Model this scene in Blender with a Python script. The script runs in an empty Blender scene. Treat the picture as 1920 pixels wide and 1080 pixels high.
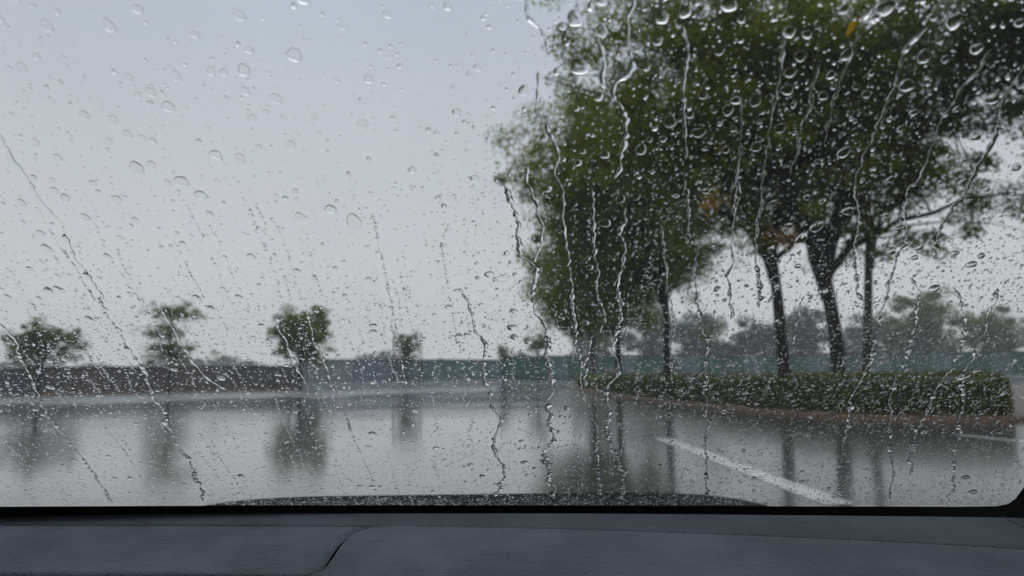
import bpy, math, random
import numpy as np
from mathutils import Vector, Matrix

# ------------------------------------------------------------------ scene, camera, world, light
sc = bpy.context.scene
COL = sc.collection
R = math.radians
EYE = Vector((0.0, 0.0, 1.20))
FPX = 1387.0                     # focal length in photo pixels (1920 wide) = 26 mm equivalent
PITCH, ROLL = R(6.58), R(0.70)

cam_d = bpy.data.cameras.new('camera'); cam = bpy.data.objects.new('camera', cam_d); COL.objects.link(cam)
_F = Vector((0, math.cos(PITCH), math.sin(PITCH))); _R0 = Vector((1, 0, 0)); _U0 = _R0.cross(_F)
_R = math.cos(ROLL) * _R0 - math.sin(ROLL) * _U0
_U = math.sin(ROLL) * _R0 + math.cos(ROLL) * _U0
m = Matrix((( _R.x, _U.x, -_F.x, EYE.x), (_R.y, _U.y, -_F.y, EYE.y), (_R.z, _U.z, -_F.z, EYE.z), (0, 0, 0, 1)))
cam.matrix_world = m
cam_d.sensor_width = 36; cam_d.lens = 36 * FPX / 1920
cam_d.clip_start = 0.02; cam_d.clip_end = 5000
cam_d.dof.use_dof = True; cam_d.dof.focus_distance = 0.70; cam_d.dof.aperture_fstop = 7.0
sc.camera = cam

world = bpy.data.worlds.new('World'); sc.world = world; world.use_nodes = True
nt = world.node_tree; nt.nodes.clear()
SUN_EL, SUN_ROT = R(75), R(10)
sky = nt.nodes.new('ShaderNodeTexSky'); sky.sky_type = 'NISHITA'; sky.sun_disc = False
sky.sun_elevation = SUN_EL; sky.sun_rotation = SUN_ROT; sky.air_density = 2.0; sky.dust_density = 8.0
hs = nt.nodes.new('ShaderNodeHueSaturation'); hs.inputs['Saturation'].default_value = 0.35; hs.inputs['Value'].default_value = 0.6
nt.links.new(sky.outputs[0], hs.inputs['Color'])
# cloud deck: even grey, a little cooler and darker overhead, with faint broad mottling
tc = nt.nodes.new('ShaderNodeTexCoord')
sx = nt.nodes.new('ShaderNodeSeparateXYZ'); nt.links.new(tc.outputs['Generated'], sx.inputs[0])
cr = nt.nodes.new('ShaderNodeValToRGB'); nt.links.new(sx.outputs['Z'], cr.inputs[0])
cr.color_ramp.elements[0].position = 0.0; cr.color_ramp.elements[0].color = (7.4, 7.32, 7.35, 1)
cr.color_ramp.elements[1].position = 0.50; cr.color_ramp.elements[1].color = (5.0, 5.65, 6.55, 1)
no = nt.nodes.new('ShaderNodeTexNoise'); no.inputs['Scale'].default_value = 2.2; no.inputs['Detail'].default_value = 4
nt.links.new(tc.outputs['Generated'], no.inputs['Vector'])
mr = nt.nodes.new('ShaderNodeMapRange'); mr.inputs['To Min'].default_value = 0.90; mr.inputs['To Max'].default_value = 1.10
nt.links.new(no.outputs[0], mr.inputs[0])
mu = nt.nodes.new('ShaderNodeMix'); mu.data_type = 'RGBA'; mu.blend_type = 'MULTIPLY'; mu.inputs[0].default_value = 1
nt.links.new(cr.outputs[0], mu.inputs[6]); nt.links.new(mr.outputs[0], mu.inputs[7])
mx = nt.nodes.new('ShaderNodeMix'); mx.data_type = 'RGBA'; mx.inputs[0].default_value = 0.93
nt.links.new(hs.outputs[0], mx.inputs[6]); nt.links.new(mu.outputs[2], mx.inputs[7])
bg = nt.nodes.new('ShaderNodeBackground'); bg.inputs['Strength'].default_value = 0.104
nt.links.new(mx.outputs[2], bg.inputs[0])
wo = nt.nodes.new('ShaderNodeOutputWorld'); nt.links.new(bg.outputs[0], wo.inputs[0])

sun_d = bpy.data.lights.new('sun', 'SUN'); sun_d.energy = 1.5; sun_d.angle = R(80); sun_d.color = (1, 0.98, 0.95)
sun = bpy.data.objects.new('sun', sun_d); COL.objects.link(sun); sun.location = (0, 0, 50)
sun.rotation_euler = (R(90) - SUN_EL, 0, -SUN_ROT + math.pi)

vs = sc.view_settings; vs.view_transform = 'Standard'; vs.look = 'None'; vs.gamma = 1; vs.exposure = 0.0; vs.use_curve_mapping = False
cy = sc.cycles
cy.max_bounces = 16; cy.transmission_bounces = 12; cy.transparent_max_bounces = 24; cy.glossy_bounces = 5
cy.diffuse_bounces = 3; cy.volume_bounces = 1; cy.use_denoising = True
cy.sample_clamp_indirect = 6.0; cy.blur_glossy = 0.5

rng = np.random.default_rng(7)
random.seed(7)

# ------------------------------------------------------------------ helpers
def ray(px, py):
    return (_F * FPX + _R * (px - 960) + _U * (540 - py)).normalized()
def on_ground(px, py, z=0.0):
    d = ray(px, py); t = (z - EYE.z) / d.z
    return EYE + d * t
def at_depth(px, py, Y):
    d = ray(px, py); return EYE + d * (Y / d.y)

def tag(o, label=None, cat=None, group=None, kind=None):
    if label: o['label'] = label
    if cat: o['category'] = cat
    if group: o['group'] = group
    if kind: o['kind'] = kind
    return o
def empty(name, loc=(0, 0, 0), rz=0.0, parent=None):
    o = bpy.data.objects.new(name, None); COL.objects.link(o)
    o.location = loc; o.rotation_euler = (0, 0, rz); o.parent = parent
    return o
def link(name, me, mat=None, parent=None, loc=None, rz=None):
    o = bpy.data.objects.new(name, me); COL.objects.link(o)
    if mat and not me.materials: me.materials.append(mat)
    o.parent = parent
    if loc is not None: o.location = loc
    if rz is not None: o.rotation_euler = (0, 0, rz)
    return o
def np_mesh(name, V, faces, smooth=True):
    """V (n,3); faces: (m,k) array or list of arrays of differing k"""
    if isinstance(faces, np.ndarray): faces = [faces]
    me = bpy.data.meshes.new(name)
    V = np.asarray(V, dtype=np.float32)
    me.vertices.add(len(V)); me.vertices.foreach_set('co', V.ravel())
    li, starts, s = [], [], 0
    for f in faces:
        f = np.asarray(f, dtype=np.int32)
        if len(f) == 0: continue
        k = f.shape[1]; li.append(f.ravel()); starts.append(np.arange(len(f), dtype=np.int32) * k + s); s += f.size
    li = np.concatenate(li); starts = np.concatenate(starts)
    me.loops.add(len(li)); me.loops.foreach_set('vertex_index', li)
    me.polygons.add(len(starts)); me.polygons.foreach_set('loop_start', starts)
    me.polygons.foreach_set('use_smooth', np.full(len(starts), smooth, dtype=bool))
    me.update(calc_edges=True); me.validate()
    return me
def grid_faces(nu, nv, flip=False):
    """vertex index = i*nv + j"""
    i, j = np.meshgrid(np.arange(nu - 1), np.arange(nv - 1), indexing='ij')
    a = (i * nv + j).ravel(); b = a + nv
    f = np.stack([a, b, b + 1, a + 1], 1)
    return f[:, ::-1].copy() if flip else f
class MB:
    """collects simple shapes into one mesh"""
    def __init__(s): s.v = []; s.f = []
    def box(s, c, size, rz=0.0):
        n = len(s.v); cx, cy_, cz = c; a, b, h = [q / 2 for q in size]; ca, sa = math.cos(rz), math.sin(rz)
        for z in (-h, h):
            for x, y in ((-a, -b), (a, -b), (a, b), (-a, b)):
                s.v.append((cx + x * ca - y * sa, cy_ + x * sa + y * ca, cz + z))
        for q in ((3, 2, 1, 0), (4, 5, 6, 7), (0, 1, 5, 4), (1, 2, 6, 5), (2, 3, 7, 6), (3, 0, 4, 7)):
            s.f.append([n + k for k in q])
    def tube(s, pts, rads, k=7):
        n0 = len(s.v); pts = [Vector(p) for p in pts]
        for i, p in enumerate(pts):
            d = (pts[min(i + 1, len(pts) - 1)] - pts[max(i - 1, 0)])
            d = d.normalized() if d.length > 1e-9 else Vector((0, 0, 1))
            a = d.cross(Vector((0.31, 0.95, 0.05))).normalized(); b = d.cross(a)
            for q in range(k):
                t = 2 * math.pi * q / k
                s.v.append(tuple(p + (a * math.cos(t) + b * math.sin(t)) * rads[i]))
        for i in range(len(pts) - 1):
            for q in range(k):
                a0 = n0 + i * k + q; a1 = n0 + i * k + (q + 1) % k
                s.f.append([a0, a1, a1 + k, a0 + k])
        s.f.append([n0 + (len(pts) - 1) * k + q for q in range(k)])
    def mesh(s, name, smooth=False):
        me = bpy.data.meshes.new(name); me.from_pydata(s.v, [], s.f)
        me.polygons.foreach_set('use_smooth', [smooth] * len(me.polygons)); me.update()
        return me
    def build(s, name, mat, parent=None, smooth=False): return link(name, s.mesh(name, smooth), mat, parent)
def bevel(o, w, seg=2):
    b = o.modifiers.new('bevel', 'BEVEL'); b.width = w; b.segments = seg; b.limit_method = 'ANGLE'
    return o

# ------------------------------------------------------------------ materials
def mat(name, color, rough=0.6, spec=0.5, vary=0.0, vscale=5.0, bump=0.0, bscale=40.0, color2=None, ior=1.45, coat=0.0):
    M = bpy.data.materials.new(name); M.use_nodes = True
    t = M.node_tree; p = t.nodes['Principled BSDF']
    p.inputs['Roughness'].default_value = rough; p.inputs['Specular IOR Level'].default_value = spec; p.inputs['IOR'].default_value = ior
    p.inputs['Coat Weight'].default_value = coat
    p.inputs['Base Color'].default_value = (*color, 1)
    c = t.nodes.new('ShaderNodeTexCoord')
    if vary or color2:
        n = t.nodes.new('ShaderNodeTexNoise'); n.inputs['Scale'].default_value = vscale; n.inputs['Detail'].default_value = 6
        n.inputs['Roughness'].default_value = 0.65
        t.links.new(c.outputs['Object'], n.inputs['Vector'])
        r = t.nodes.new('ShaderNodeValToRGB'); t.links.new(n.outputs[0], r.inputs[0])
        c2 = color2 or tuple(q * (1 + vary) for q in color); c1 = color if color2 else tuple(q * (1 - vary) for q in color)
        r.color_ramp.elements[0].position = 0.35; r.color_ramp.elements[0].color = (*c1, 1)
        r.color_ramp.elements[1].position = 0.68; r.color_ramp.elements[1].color = (*c2, 1)
        t.links.new(r.outputs[0], p.inputs['Base Color'])
    if bump:
        n2 = t.nodes.new('ShaderNodeTexNoise'); n2.inputs['Scale'].default_value = bscale; n2.inputs['Detail'].default_value = 4
        t.links.new(c.outputs['Object'], n2.inputs['Vector'])
        b = t.nodes.new('ShaderNodeBump'); b.inputs['Strength'].default_value = bump; b.inputs['Distance'].default_value = 0.01
        t.links.new(n2.outputs[0], b.inputs['Height']); t.links.new(b.outputs[0], p.inputs['Normal'])
    return M
def leaf_mat(name, dark, light, trans=0.48):
    M = bpy.data.materials.new(name); M.use_nodes = True
    t = M.node_tree; p = t.nodes['Principled BSDF']; out = t.nodes['Material Output']
    g = t.nodes.new('ShaderNodeNewGeometry')
    r = t.nodes.new('ShaderNodeValToRGB'); t.links.new(g.outputs['Random Per Island'], r.inputs[0])
    r.color_ramp.elements[0].color = (*dark, 1); r.color_ramp.elements[1].color = (*light, 1)
    t.links.new(r.outputs[0], p.inputs['Base Color']); p.inputs['Roughness'].default_value = 0.5; p.inputs['Specular IOR Level'].default_value = 0.18
    tr = t.nodes.new('ShaderNodeBsdfTranslucent'); t.links.new(r.outputs[0], tr.inputs[0])
    x = t.nodes.new('ShaderNodeMixShader'); x.inputs[0].default_value = trans
    t.links.new(p.outputs[0], x.inputs[1]); t.links.new(tr.outputs[0], x.inputs[2]); t.links.new(x.outputs[0], out.inputs[0])
    return M
def wet_ground():
    M = bpy.data.materials.new('wet_asphalt'); M.use_nodes = True
    t = M.node_tree; p = t.nodes['Principled BSDF']
    c = t.nodes.new('ShaderNodeTexCoord')
    def noise(scale, det, ro=0.5):
        n = t.nodes.new('ShaderNodeTexNoise'); n.inputs['Scale'].default_value = scale; n.inputs['Detail'].default_value = det
        n.inputs['Roughness'].default_value = ro
        t.links.new(c.outputs['Object'], n.inputs['Vector']); return n
    big, mid, fine, rip = noise(0.16, 5), noise(1.4, 5, 0.6), noise(55, 3), noise(7.0, 2)
    r = t.nodes.new('ShaderNodeValToRGB'); t.links.new(mid.outputs[0], r.inputs[0])
    r.color_ramp.elements[0].position = 0.3; r.color_ramp.elements[0].color = (0.040, 0.041, 0.041, 1)
    r.color_ramp.elements[1].position = 0.75; r.color_ramp.elements[1].color = (0.078, 0.080, 0.079, 1)
    t.links.new(r.outputs[0], p.inputs['Base Color'])
    mr = t.nodes.new('ShaderNodeMapRange'); t.links.new(big.outputs[0], mr.inputs[0])
    mr.inputs['From Min'].default_value = 0.38; mr.inputs['From Max'].default_value = 0.62
    mr.inputs['To Min'].default_value = 0.045; mr.inputs['To Max'].default_value = 0.13
    t.links.new(mr.outputs[0], p.inputs['Coat Roughness']);  p.inputs['Coat IOR'].default_value = 1.34
    p.inputs['IOR'].default_value = 1.5; p.inputs['Roughness'].default_value = 0.16; p.inputs['Specular IOR Level'].default_value = 0.22
    # water film: full to the left, thinner towards the right, slightly uneven
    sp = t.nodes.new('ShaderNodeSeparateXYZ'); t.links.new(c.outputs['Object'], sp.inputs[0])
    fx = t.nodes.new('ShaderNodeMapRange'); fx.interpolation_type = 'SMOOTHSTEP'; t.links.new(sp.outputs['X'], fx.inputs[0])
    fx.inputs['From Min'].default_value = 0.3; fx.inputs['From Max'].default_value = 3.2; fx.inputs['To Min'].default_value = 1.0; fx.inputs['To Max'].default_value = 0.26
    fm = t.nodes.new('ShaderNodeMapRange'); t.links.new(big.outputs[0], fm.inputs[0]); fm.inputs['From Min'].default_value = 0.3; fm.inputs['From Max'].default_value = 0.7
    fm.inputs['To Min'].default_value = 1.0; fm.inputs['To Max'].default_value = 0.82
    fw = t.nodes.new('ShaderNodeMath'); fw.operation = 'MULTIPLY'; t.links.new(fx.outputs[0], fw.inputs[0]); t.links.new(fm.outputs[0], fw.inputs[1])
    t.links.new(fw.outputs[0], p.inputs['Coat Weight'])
    b = t.nodes.new('ShaderNodeBump'); b.inputs['Strength'].default_value = 0.22; b.inputs['Distance'].default_value = 0.003
    ad = t.nodes.new('ShaderNodeMath'); ad.operation = 'MULTIPLY_ADD'; ad.inputs[1].default_value = 0.25
    t.links.new(fine.outputs[0], ad.inputs[0]); t.links.new(rip.outputs[0], ad.inputs[2])
    t.links.new(ad.outputs[0], b.inputs['Height']); t.links.new(b.outputs[0], p.inputs['Normal']); t.links.new(b.outputs[0], p.inputs['Coat Normal'])
    return M
def water_mat():
    M = bpy.data.materials.new('rain_water'); M.use_nodes = True
    t = M.node_tree; t.nodes.remove(t.nodes['Principled BSDF'])
    g = t.nodes.new('ShaderNodeBsdfGlass'); g.inputs['IOR'].default_value = 1.333; g.inputs['Roughness'].default_value = 0.0
    g.inputs['Color'].default_value = (1, 1, 1, 1)
    t.links.new(g.outputs[0], t.nodes['Material Output'].inputs[0]); return M
def pane_mat():
    M = bpy.data.materials.new('windscreen_glass'); M.use_nodes = True
    t = M.node_tree; t.nodes.remove(t.nodes['Principled BSDF'])
    tr = t.nodes.new('ShaderNodeBsdfTransparent'); tr.inputs[0].default_value = (0.965, 0.97, 0.97, 1)
    gl = t.nodes.new('ShaderNodeBsdfGlossy'); gl.inputs['Roughness'].default_value = 0.0
    lw = t.nodes.new('ShaderNodeLayerWeight'); lw.inputs[0].default_value = 0.5      # Schlick, the same from both sides
    pw = t.nodes.new('ShaderNodeMath'); pw.operation = 'POWER'; pw.inputs[1].default_value = 5; t.links.new(lw.outputs['Facing'], pw.inputs[0])
    fr = t.nodes.new('ShaderNodeMath'); fr.operation = 'MULTIPLY_ADD'; fr.inputs[1].default_value = 0.75; fr.inputs[2].default_value = 0.025
    t.links.new(pw.outputs[0], fr.inputs[0])
    x = t.nodes.new('ShaderNodeMixShader')
    t.links.new(fr.outputs[0], x.inputs[0]); t.links.new(tr.outputs[0], x.inputs[1]); t.links.new(gl.outputs[0], x.inputs[2])
    t.links.new(x.outputs[0], t.nodes['Material Output'].inputs[0]); return M
def suede_mat(name='dash_suede', col=(0.058, 0.071, 0.088)):
    M = mat(name, col, 0.9, 0.2, vary=0.30, vscale=9.0)
    t = M.node_tree; p = t.nodes['Principled BSDF']
    p.inputs['Sheen Weight'].default_value = 0.12; p.inputs['Sheen Roughness'].default_value = 0.5
    p.inputs['Sheen Tint'].default_value = (0.75, 0.82, 0.95, 1)
    c = t.nodes.new('ShaderNodeTexCoord')
    v = t.nodes.new('ShaderNodeTexVoronoi'); v.inputs['Scale'].default_value = 480
    n = t.nodes.new('ShaderNodeTexNoise'); n.inputs['Scale'].default_value = 130; n.inputs['Detail'].default_value = 5
    t.links.new(c.outputs['Object'], v.inputs['Vector']); t.links.new(c.outputs['Object'], n.inputs['Vector'])
    ad = t.nodes.new('ShaderNodeMath'); ad.operation = 'ADD'; t.links.new(v.outputs[0], ad.inputs[0]); t.links.new(n.outputs[0], ad.inputs[1])
    b = t.nodes.new('ShaderNodeBump'); b.inputs['Strength'].default_value = 0.8; b.inputs['Distance'].default_value = 0.002
    t.links.new(ad.outputs[0], b.inputs['Height']); t.links.new(b.outputs[0], p.inputs['Normal'])
    return M

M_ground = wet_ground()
M_line = mat('road_paint', (0.52, 0.53, 0.53), 0.25, 0.5, vary=0.22, vscale=3.0, bump=0.1, bscale=60)
M_soil = mat('wet_soil', (0.05, 0.036, 0.024), 0.5, color2=(0.085, 0.06, 0.04), vscale=3, bump=0.6, bscale=12)
M_kerb = mat('red_brown_kerb', (0.10, 0.062, 0.040), 0.45, color2=(0.23, 0.130, 0.072), vscale=1.6, bump=0.3, bscale=30)
M_leaf = leaf_mat('leaf_green', (0.094, 0.130, 0.007), (0.258, 0.296, 0.024))
M_leaf2 = leaf_mat('leaf_dark', (0.060, 0.092, 0.014), (0.170, 0.208, 0.036))
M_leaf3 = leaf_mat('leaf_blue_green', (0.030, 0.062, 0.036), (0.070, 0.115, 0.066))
M_yellow = leaf_mat('leaf_yellow', (0.36, 0.22, 0.02), (0.52, 0.34, 0.03), 0.55)
M_yellow2 = leaf_mat('stuck_leaf_yellow', (0.60, 0.42, 0.02), (0.66, 0.46, 0.03), 0.6)
M_hedge = leaf_mat('hedge_leaf', (0.056, 0.080, 0.006), (0.200, 0.228, 0.018), 0.2)
M_twigcore = mat('hedge_twigs', (0.022, 0.024, 0.014), 0.9)
M_bark = mat('wet_bark', (0.008, 0.006, 0.005), 0.7, 0.25, color2=(0.028, 0.022, 0.017), vscale=7, bump=0.9, bscale=18)
M_moss = mat('mossy_bark', (0.030, 0.030, 0.020), 0.6, color2=(0.065, 0.062, 0.04), vscale=5, bump=0.8, bscale=18)
M_stake = mat('stake_wood', (0.05, 0.042, 0.034), 0.6, vary=0.3, vscale=6)
M_slate = mat('slate_sheet', (0.060, 0.075, 0.095), 0.45, vary=0.3, vscale=0.7)
M_brown = mat('brown_sheet', (0.070, 0.058, 0.054), 0.45, color2=(0.115, 0.094, 0.086), vscale=0.6)
M_brown2 = mat('brown_sheet_worn', (0.082, 0.062, 0.056), 0.45, color2=(0.13, 0.10, 0.09), vscale=0.8)
M_paleblue = mat('pale_blue_sheet', (0.24, 0.28, 0.31), 0.4, vary=0.15, vscale=0.8)
M_blue = mat('blue_sheet', (0.15, 0.20, 0.25), 0.4, vary=0.2, vscale=0.8)
M_teal = mat('teal_sheet', (0.11, 0.185, 0.19), 0.4, vary=0.25, vscale=0.8)
M_green = mat('green_sheet', (0.040, 0.12, 0.095), 0.45, vary=0.25, vscale=0.7)
M_cap = mat('fence_cap', (0.055, 0.048, 0.040), 0.5, vary=0.3, vscale=2)
M_foot1 = mat('stained_footing', (0.19, 0.13, 0.09), 0.5, vary=0.3, vscale=1)
M_foot2 = mat('pale_footing', (0.34, 0.37, 0.40), 0.45, vary=0.15, vscale=1)
M_water = water_mat(); M_pane = pane_mat(); M_suede = suede_mat(); M_suede2 = suede_mat('dash_strip_suede', (0.042, 0.051, 0.062))
M_black = mat('black_frit', (0.004, 0.004, 0.005), 0.6, 0.2)
M_recess = mat('dark_recess', (0.006, 0.006, 0.007), 0.8, 0.2)
M_cowl = mat('black_cowl_plastic', (0.010, 0.011, 0.012), 0.85, 0.04, vary=0.3, vscale=40, bump=0.3, bscale=200)
M_paint = mat('dark_car_paint', (0.012, 0.013, 0.016), 0.3, 0.4)
M_liner = mat('roof_lining', (0.09, 0.09, 0.09), 0.9, 0.2, vary=0.1, vscale=60)
M_rubber = mat('wiper_rubber', (0.010, 0.010, 0.010), 0.6, 0.3)

# ------------------------------------------------------------------ setting: ground, markings, kerb, planting bed
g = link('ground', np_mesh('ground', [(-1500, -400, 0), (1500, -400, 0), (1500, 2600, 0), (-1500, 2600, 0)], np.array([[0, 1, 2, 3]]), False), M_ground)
tag(g, 'wet reflective dark asphalt of the car park', kind='structure')

def strip_line(name, a, b, w, z=0.004):
    a, b = Vector((a[0], a[1], 0)), Vector((b[0], b[1], 0)); d = (b - a).normalized(); n = Vector((-d.y, d.x, 0))
    N = 26; V = []
    for i in range(N):
        p = a.lerp(b, i / (N - 1))
        w1, w2 = w / 2 * (1 + random.uniform(-.07, .07)), w / 2 * (1 + random.uniform(-.07, .07))
        V += [tuple(p + n * w1 + Vector((0, 0, z))), tuple(p - n * w2 + Vector((0, 0, z)))]
    return link(name, np_mesh(name, V, grid_faces(N, 2, True), False), M_line)
p1, p2 = on_ground(1240, 822), on_ground(1575, 946)
tag(strip_line('parking_line', p1, p2, 0.29), 'white painted parking line running away from the car', kind='structure')
p1, p2 = on_ground(1795, 815), on_ground(2080, 846)
tag(strip_line('edge_line', p1, p2, 0.16), 'worn white painted line beside the kerb', kind='structure')

def catmull(P, n):
    P = [np.array(p, dtype=float) for p in P]; P = [2 * P[0] - P[1]] + P + [2 * P[-1] - P[-2]]
    out = []
    for i in range(1, len(P) - 2):
        for k in range(n):
            t = k / n; a, b, c, d = P[i - 1], P[i], P[i + 1], P[i + 2]
            out.append(0.5 * ((2 * b) + (c - a) * t + (2 * a - 5 * b + 4 * c - d) * t ** 2 + (3 * b - a - 3 * c + d) * t ** 3))
    out.append(P[-2]); return np.array(out)
def resample(C, step):
    L = np.concatenate([[0], np.cumsum(np.linalg.norm(np.diff(C, axis=0), axis=1))]); n = max(2, int(L[-1] / step) + 1)
    s = np.linspace(0, L[-1], n); return np.stack([np.interp(s, L, C[:, k]) for k in range(C.shape[1])], 1)
def offset(C, d):
    T = np.gradient(C, axis=0); T /= np.linalg.norm(T, axis=1)[:, None]
    return C + np.stack([T[:, 1], -T[:, 0]], 1) * d       # to the right of travel

# kerb line, from the far tip of the island round its near corner and off to the right
KERB = catmull([(4.0, 66), (4.35, 58), (4.75, 46), (5.3, 35), (6.2, 27.3), (7.0, 22.2), (7.6, 19.6), (8.4, 18.2), (9.3, 17.4), (10.3, 16.9), (11.6, 16.5), (14, 16.0), (18, 15.6), (26, 15.2)], 12)
INNER = -1                                                 # island lies to the left of travel
kerb = empty('kerb'); tag(kerb, 'low reddish brown kerb around the planted island', kind='structure')
ks = resample(KERB, 1.0)
vb = MB(); vb.box((0, 0, 0), (0.985, 0.16, 0.13)); kme = vb.mesh('kerb_stone'); kme.materials.append(M_kerb)
for i in range(len(ks) - 1):
    a, b = ks[i], ks[i + 1]; c = (a + b) / 2; ang = math.atan2(b[1] - a[1], b[0] - a[0])
    n = np.array([-(b - a)[1], (b - a)[0]]) / np.linalg.norm(b - a)
    o = link('kerb_stone', kme, parent=kerb, loc=(c[0] + n[0] * 0.08, c[1] + n[1] * 0.08, 0.045 + random.uniform(-.006, .006)), rz=ang + random.uniform(-.008, .008))
    bevel(o, 0.014, 2)
# planting bed soil inside the kerb, slightly uneven
inn = offset(resample(KERB, 1.2), -0.15)
N = len(inn); cols = 14; V = []
for i in range(N):
    for j in range(cols):
        t = j / (cols - 1); far = np.array([inn[i][0] + 26, max(inn[i][1], 36)]) if inn[i][1] < 60 else inn[i] + np.array([10, 0])
        p = inn[i] * (1 - t) + far * t
        V.append((p[0], p[1], 0.085 + 0.06 * math.sin(p[0] * 1.7) * math.sin(p[1] * 1.3) * min(1, t * 4) + 0.02 * t))
bed = link('planting_bed', np_mesh('planting_bed', V, grid_faces(N, cols, False), True), M_soil)
tag(bed, 'dark wet soil of the planted island', kind='structure')

# ------------------------------------------------------------------ foliage builders
def leaf_mesh(name, C, L, nup=0.8, aspect=0.5, seed=0):
    """one diamond leaf per row of C, each its own little face pair, folded along its midrib"""
    r = np.random.default_rng(seed); n = len(C)
    a = r.normal(size=(n, 3)); a[:, 2] *= 0.55; a[:, 2] -= 0.25; a /= np.linalg.norm(a, axis=1)[:, None]
    u = r.normal(size=(n, 3)); u[:, 2] += nup * 2
    b = np.cross(a, u); b /= np.linalg.norm(b, axis=1)[:, None]; w = np.cross(a, b)
    S = L * (0.65 + 0.7 * r.random((n, 1)))
    mid = C + w * S * 0.10
    V = np.stack([C - a * S / 2, mid + b * S * aspect / 2, C + a * S / 2, mid - b * S * aspect / 2], 1).reshape(-1, 3)
    k = np.arange(n)[:, None] * 4
    F = np.concatenate([k + np.array([[0, 1, 2]]), k + np.array([[0, 2, 3]])], 0)
    return np_mesh(name, V, F, False)

def bez(a, b, c, d, n):
    return [a * (1 - t) ** 3 + b * 3 * t * (1 - t) ** 2 + c * 3 * t * t * (1 - t) + d * t ** 3 for t in [i / (n - 1) for i in range(n)]]

def make_tree(label, base, tr, fork, crown_c, crown_r, leaves, leafL, seed, bark, leafm, limbs=7, subs=6, twigs=4, clump=0.45,
              lean=(0, 0), gaps=0.0, group=None, cat='tree', name='broadleaf_tree', tiers=None, extra=None, trunk_k=10):
    rd = random.Random(seed); rn = np.random.default_rng(seed)
    root = empty(name, base); tag(root, label, cat, group)
    cc, crr = Vector(crown_c), Vector(crown_r)
    def inside(f0=0.55, f1=0.98, zmin=-1.0):
        while True:
            v = Vector((rd.gauss(0, 1), rd.gauss(0, 1), rd.gauss(0, 1))).normalized()
            if v.z < zmin: continue
            v *= rd.uniform(f0, f1); p = cc + Vector((v.x * crr.x, v.y * crr.y, v.z * crr.z))
            if p.z > fork * 0.75: return p
    fk = Vector((lean[0], lean[1], fork))
    tp = []
    for i in range(9):
        t = i / 8; w = 0.05 * math.sin(t * 5 + seed) * (1 if 0 < t < 1 else 0)
        tp.append(Vector((fk.x * t ** 1.3 + w * tr * 3, fk.y * t ** 1.3, fork * t - (0.25 if i == 0 else 0))))
    trads = [tr * (1.35 if i == 0 else 1.12 if i == 1 else 1.0 - 0.22 * i / 8) for i in range(9)]
    tb = MB(); tb.tube(tp, trads, trunk_k)
    tb.build('trunk', bark, root, True)
    bb = MB(); centres = []; cw = []
    for li in range(limbs):
        if tiers:
            z = tiers[li % len(tiers)]; an = rd.uniform(0, 6.283); f = rd.uniform(0.55, 0.95)
            tgt = Vector((cc.x + math.cos(an) * crr.x * f, cc.y + math.sin(an) * crr.y * f, z))
            st = Vector((fk.x * z / fork, fk.y * z / fork, min(fork, z * 0.96)))
        else:
            tgt = inside(0.5, 0.85, -0.75); st = fk - Vector((0, 0, rd.uniform(0, 0.22) * fork))
        dv = tgt - st
        c1 = st + Vector((dv.x * 0.12, dv.y * 0.12, dv.z * 0.5 + 0.25)); c2 = st + Vector((dv.x * 0.6, dv.y * 0.6, dv.z * 0.85 + 0.3))
        P = bez(st, c1, c2, tgt, 9); P = [p + Vector((rd.gauss(0, .04), rd.gauss(0, .04), rd.gauss(0, .04))) * crr.x * 0.3 * (0 < i < 8) for i, p in enumerate(P)]
        r0 = tr * rd.uniform(0.42, 0.68)
        bb.tube(P, [r0 * (1 - 0.85 * i / 8) for i in range(9)], 7)
        for k in range(subs):
            i0 = rd.randint(3, 8); s = P[i0]
            q = inside(0.55, 1.0); q = s.lerp(q, min(1, 0.45 * crr.x / max(0.1, (q - s).length) + 0.18))
            if tiers: q = s + Vector((rd.gauss(0, .35) * crr.x, rd.gauss(0, .35) * crr.y, rd.gauss(0, .05) * crr.z))
            dq = q - s; SP = bez(s, s + dq * 0.3 + Vector((0, 0, .12)) * dq.length, s + dq * 0.7 + Vector((0, 0, .1)) * dq.length, q, 5)
            r1 = r0 * 0.34 * (1 - 0.06 * i0)
            bb.tube(SP, [max(0.006, r1 * (1 - 0.8 * i / 4)) for i in range(5)], 5)
            for kk in range(twigs):
                s2 = SP[rd.randint(1, 4)]
                e = s2 + Vector((rd.gauss(0, 1), rd.gauss(0, 1), rd.gauss(-0.1, .7))) * clump * 0.9
                bb.tube([s2, (s2 + e) / 2 + Vector((0, 0, .05)), e], [max(.004, r1 * .3), max(.003, r1 * .2), .003], 3)
                if rd.random() > gaps: centres.append(e); cw.append(rd.uniform(0.3, 1.4))
    bb.build('branches', bark, root, True)
    Cn = np.array([tuple(c) for c in centres]); cw = np.array(cw); cw /= cw.sum()
    idx = rn.choice(len(Cn), leaves, p=cw)
    off = rn.normal(size=(leaves, 3)); off /= np.linalg.norm(off, axis=1)[:, None]; off *= (rn.random((leaves, 1)) ** 0.45) * clump * (0.6 + 1.1 * (idx[:, None] * 0.618 % 1)) * np.array([1.25, 1.25, 0.85])
    link('crown', leaf_mesh('crown', Cn[idx] + off, leafL, seed=seed), leafm, root)
    if extra: extra(root, Cn, rn)
    return root

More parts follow.
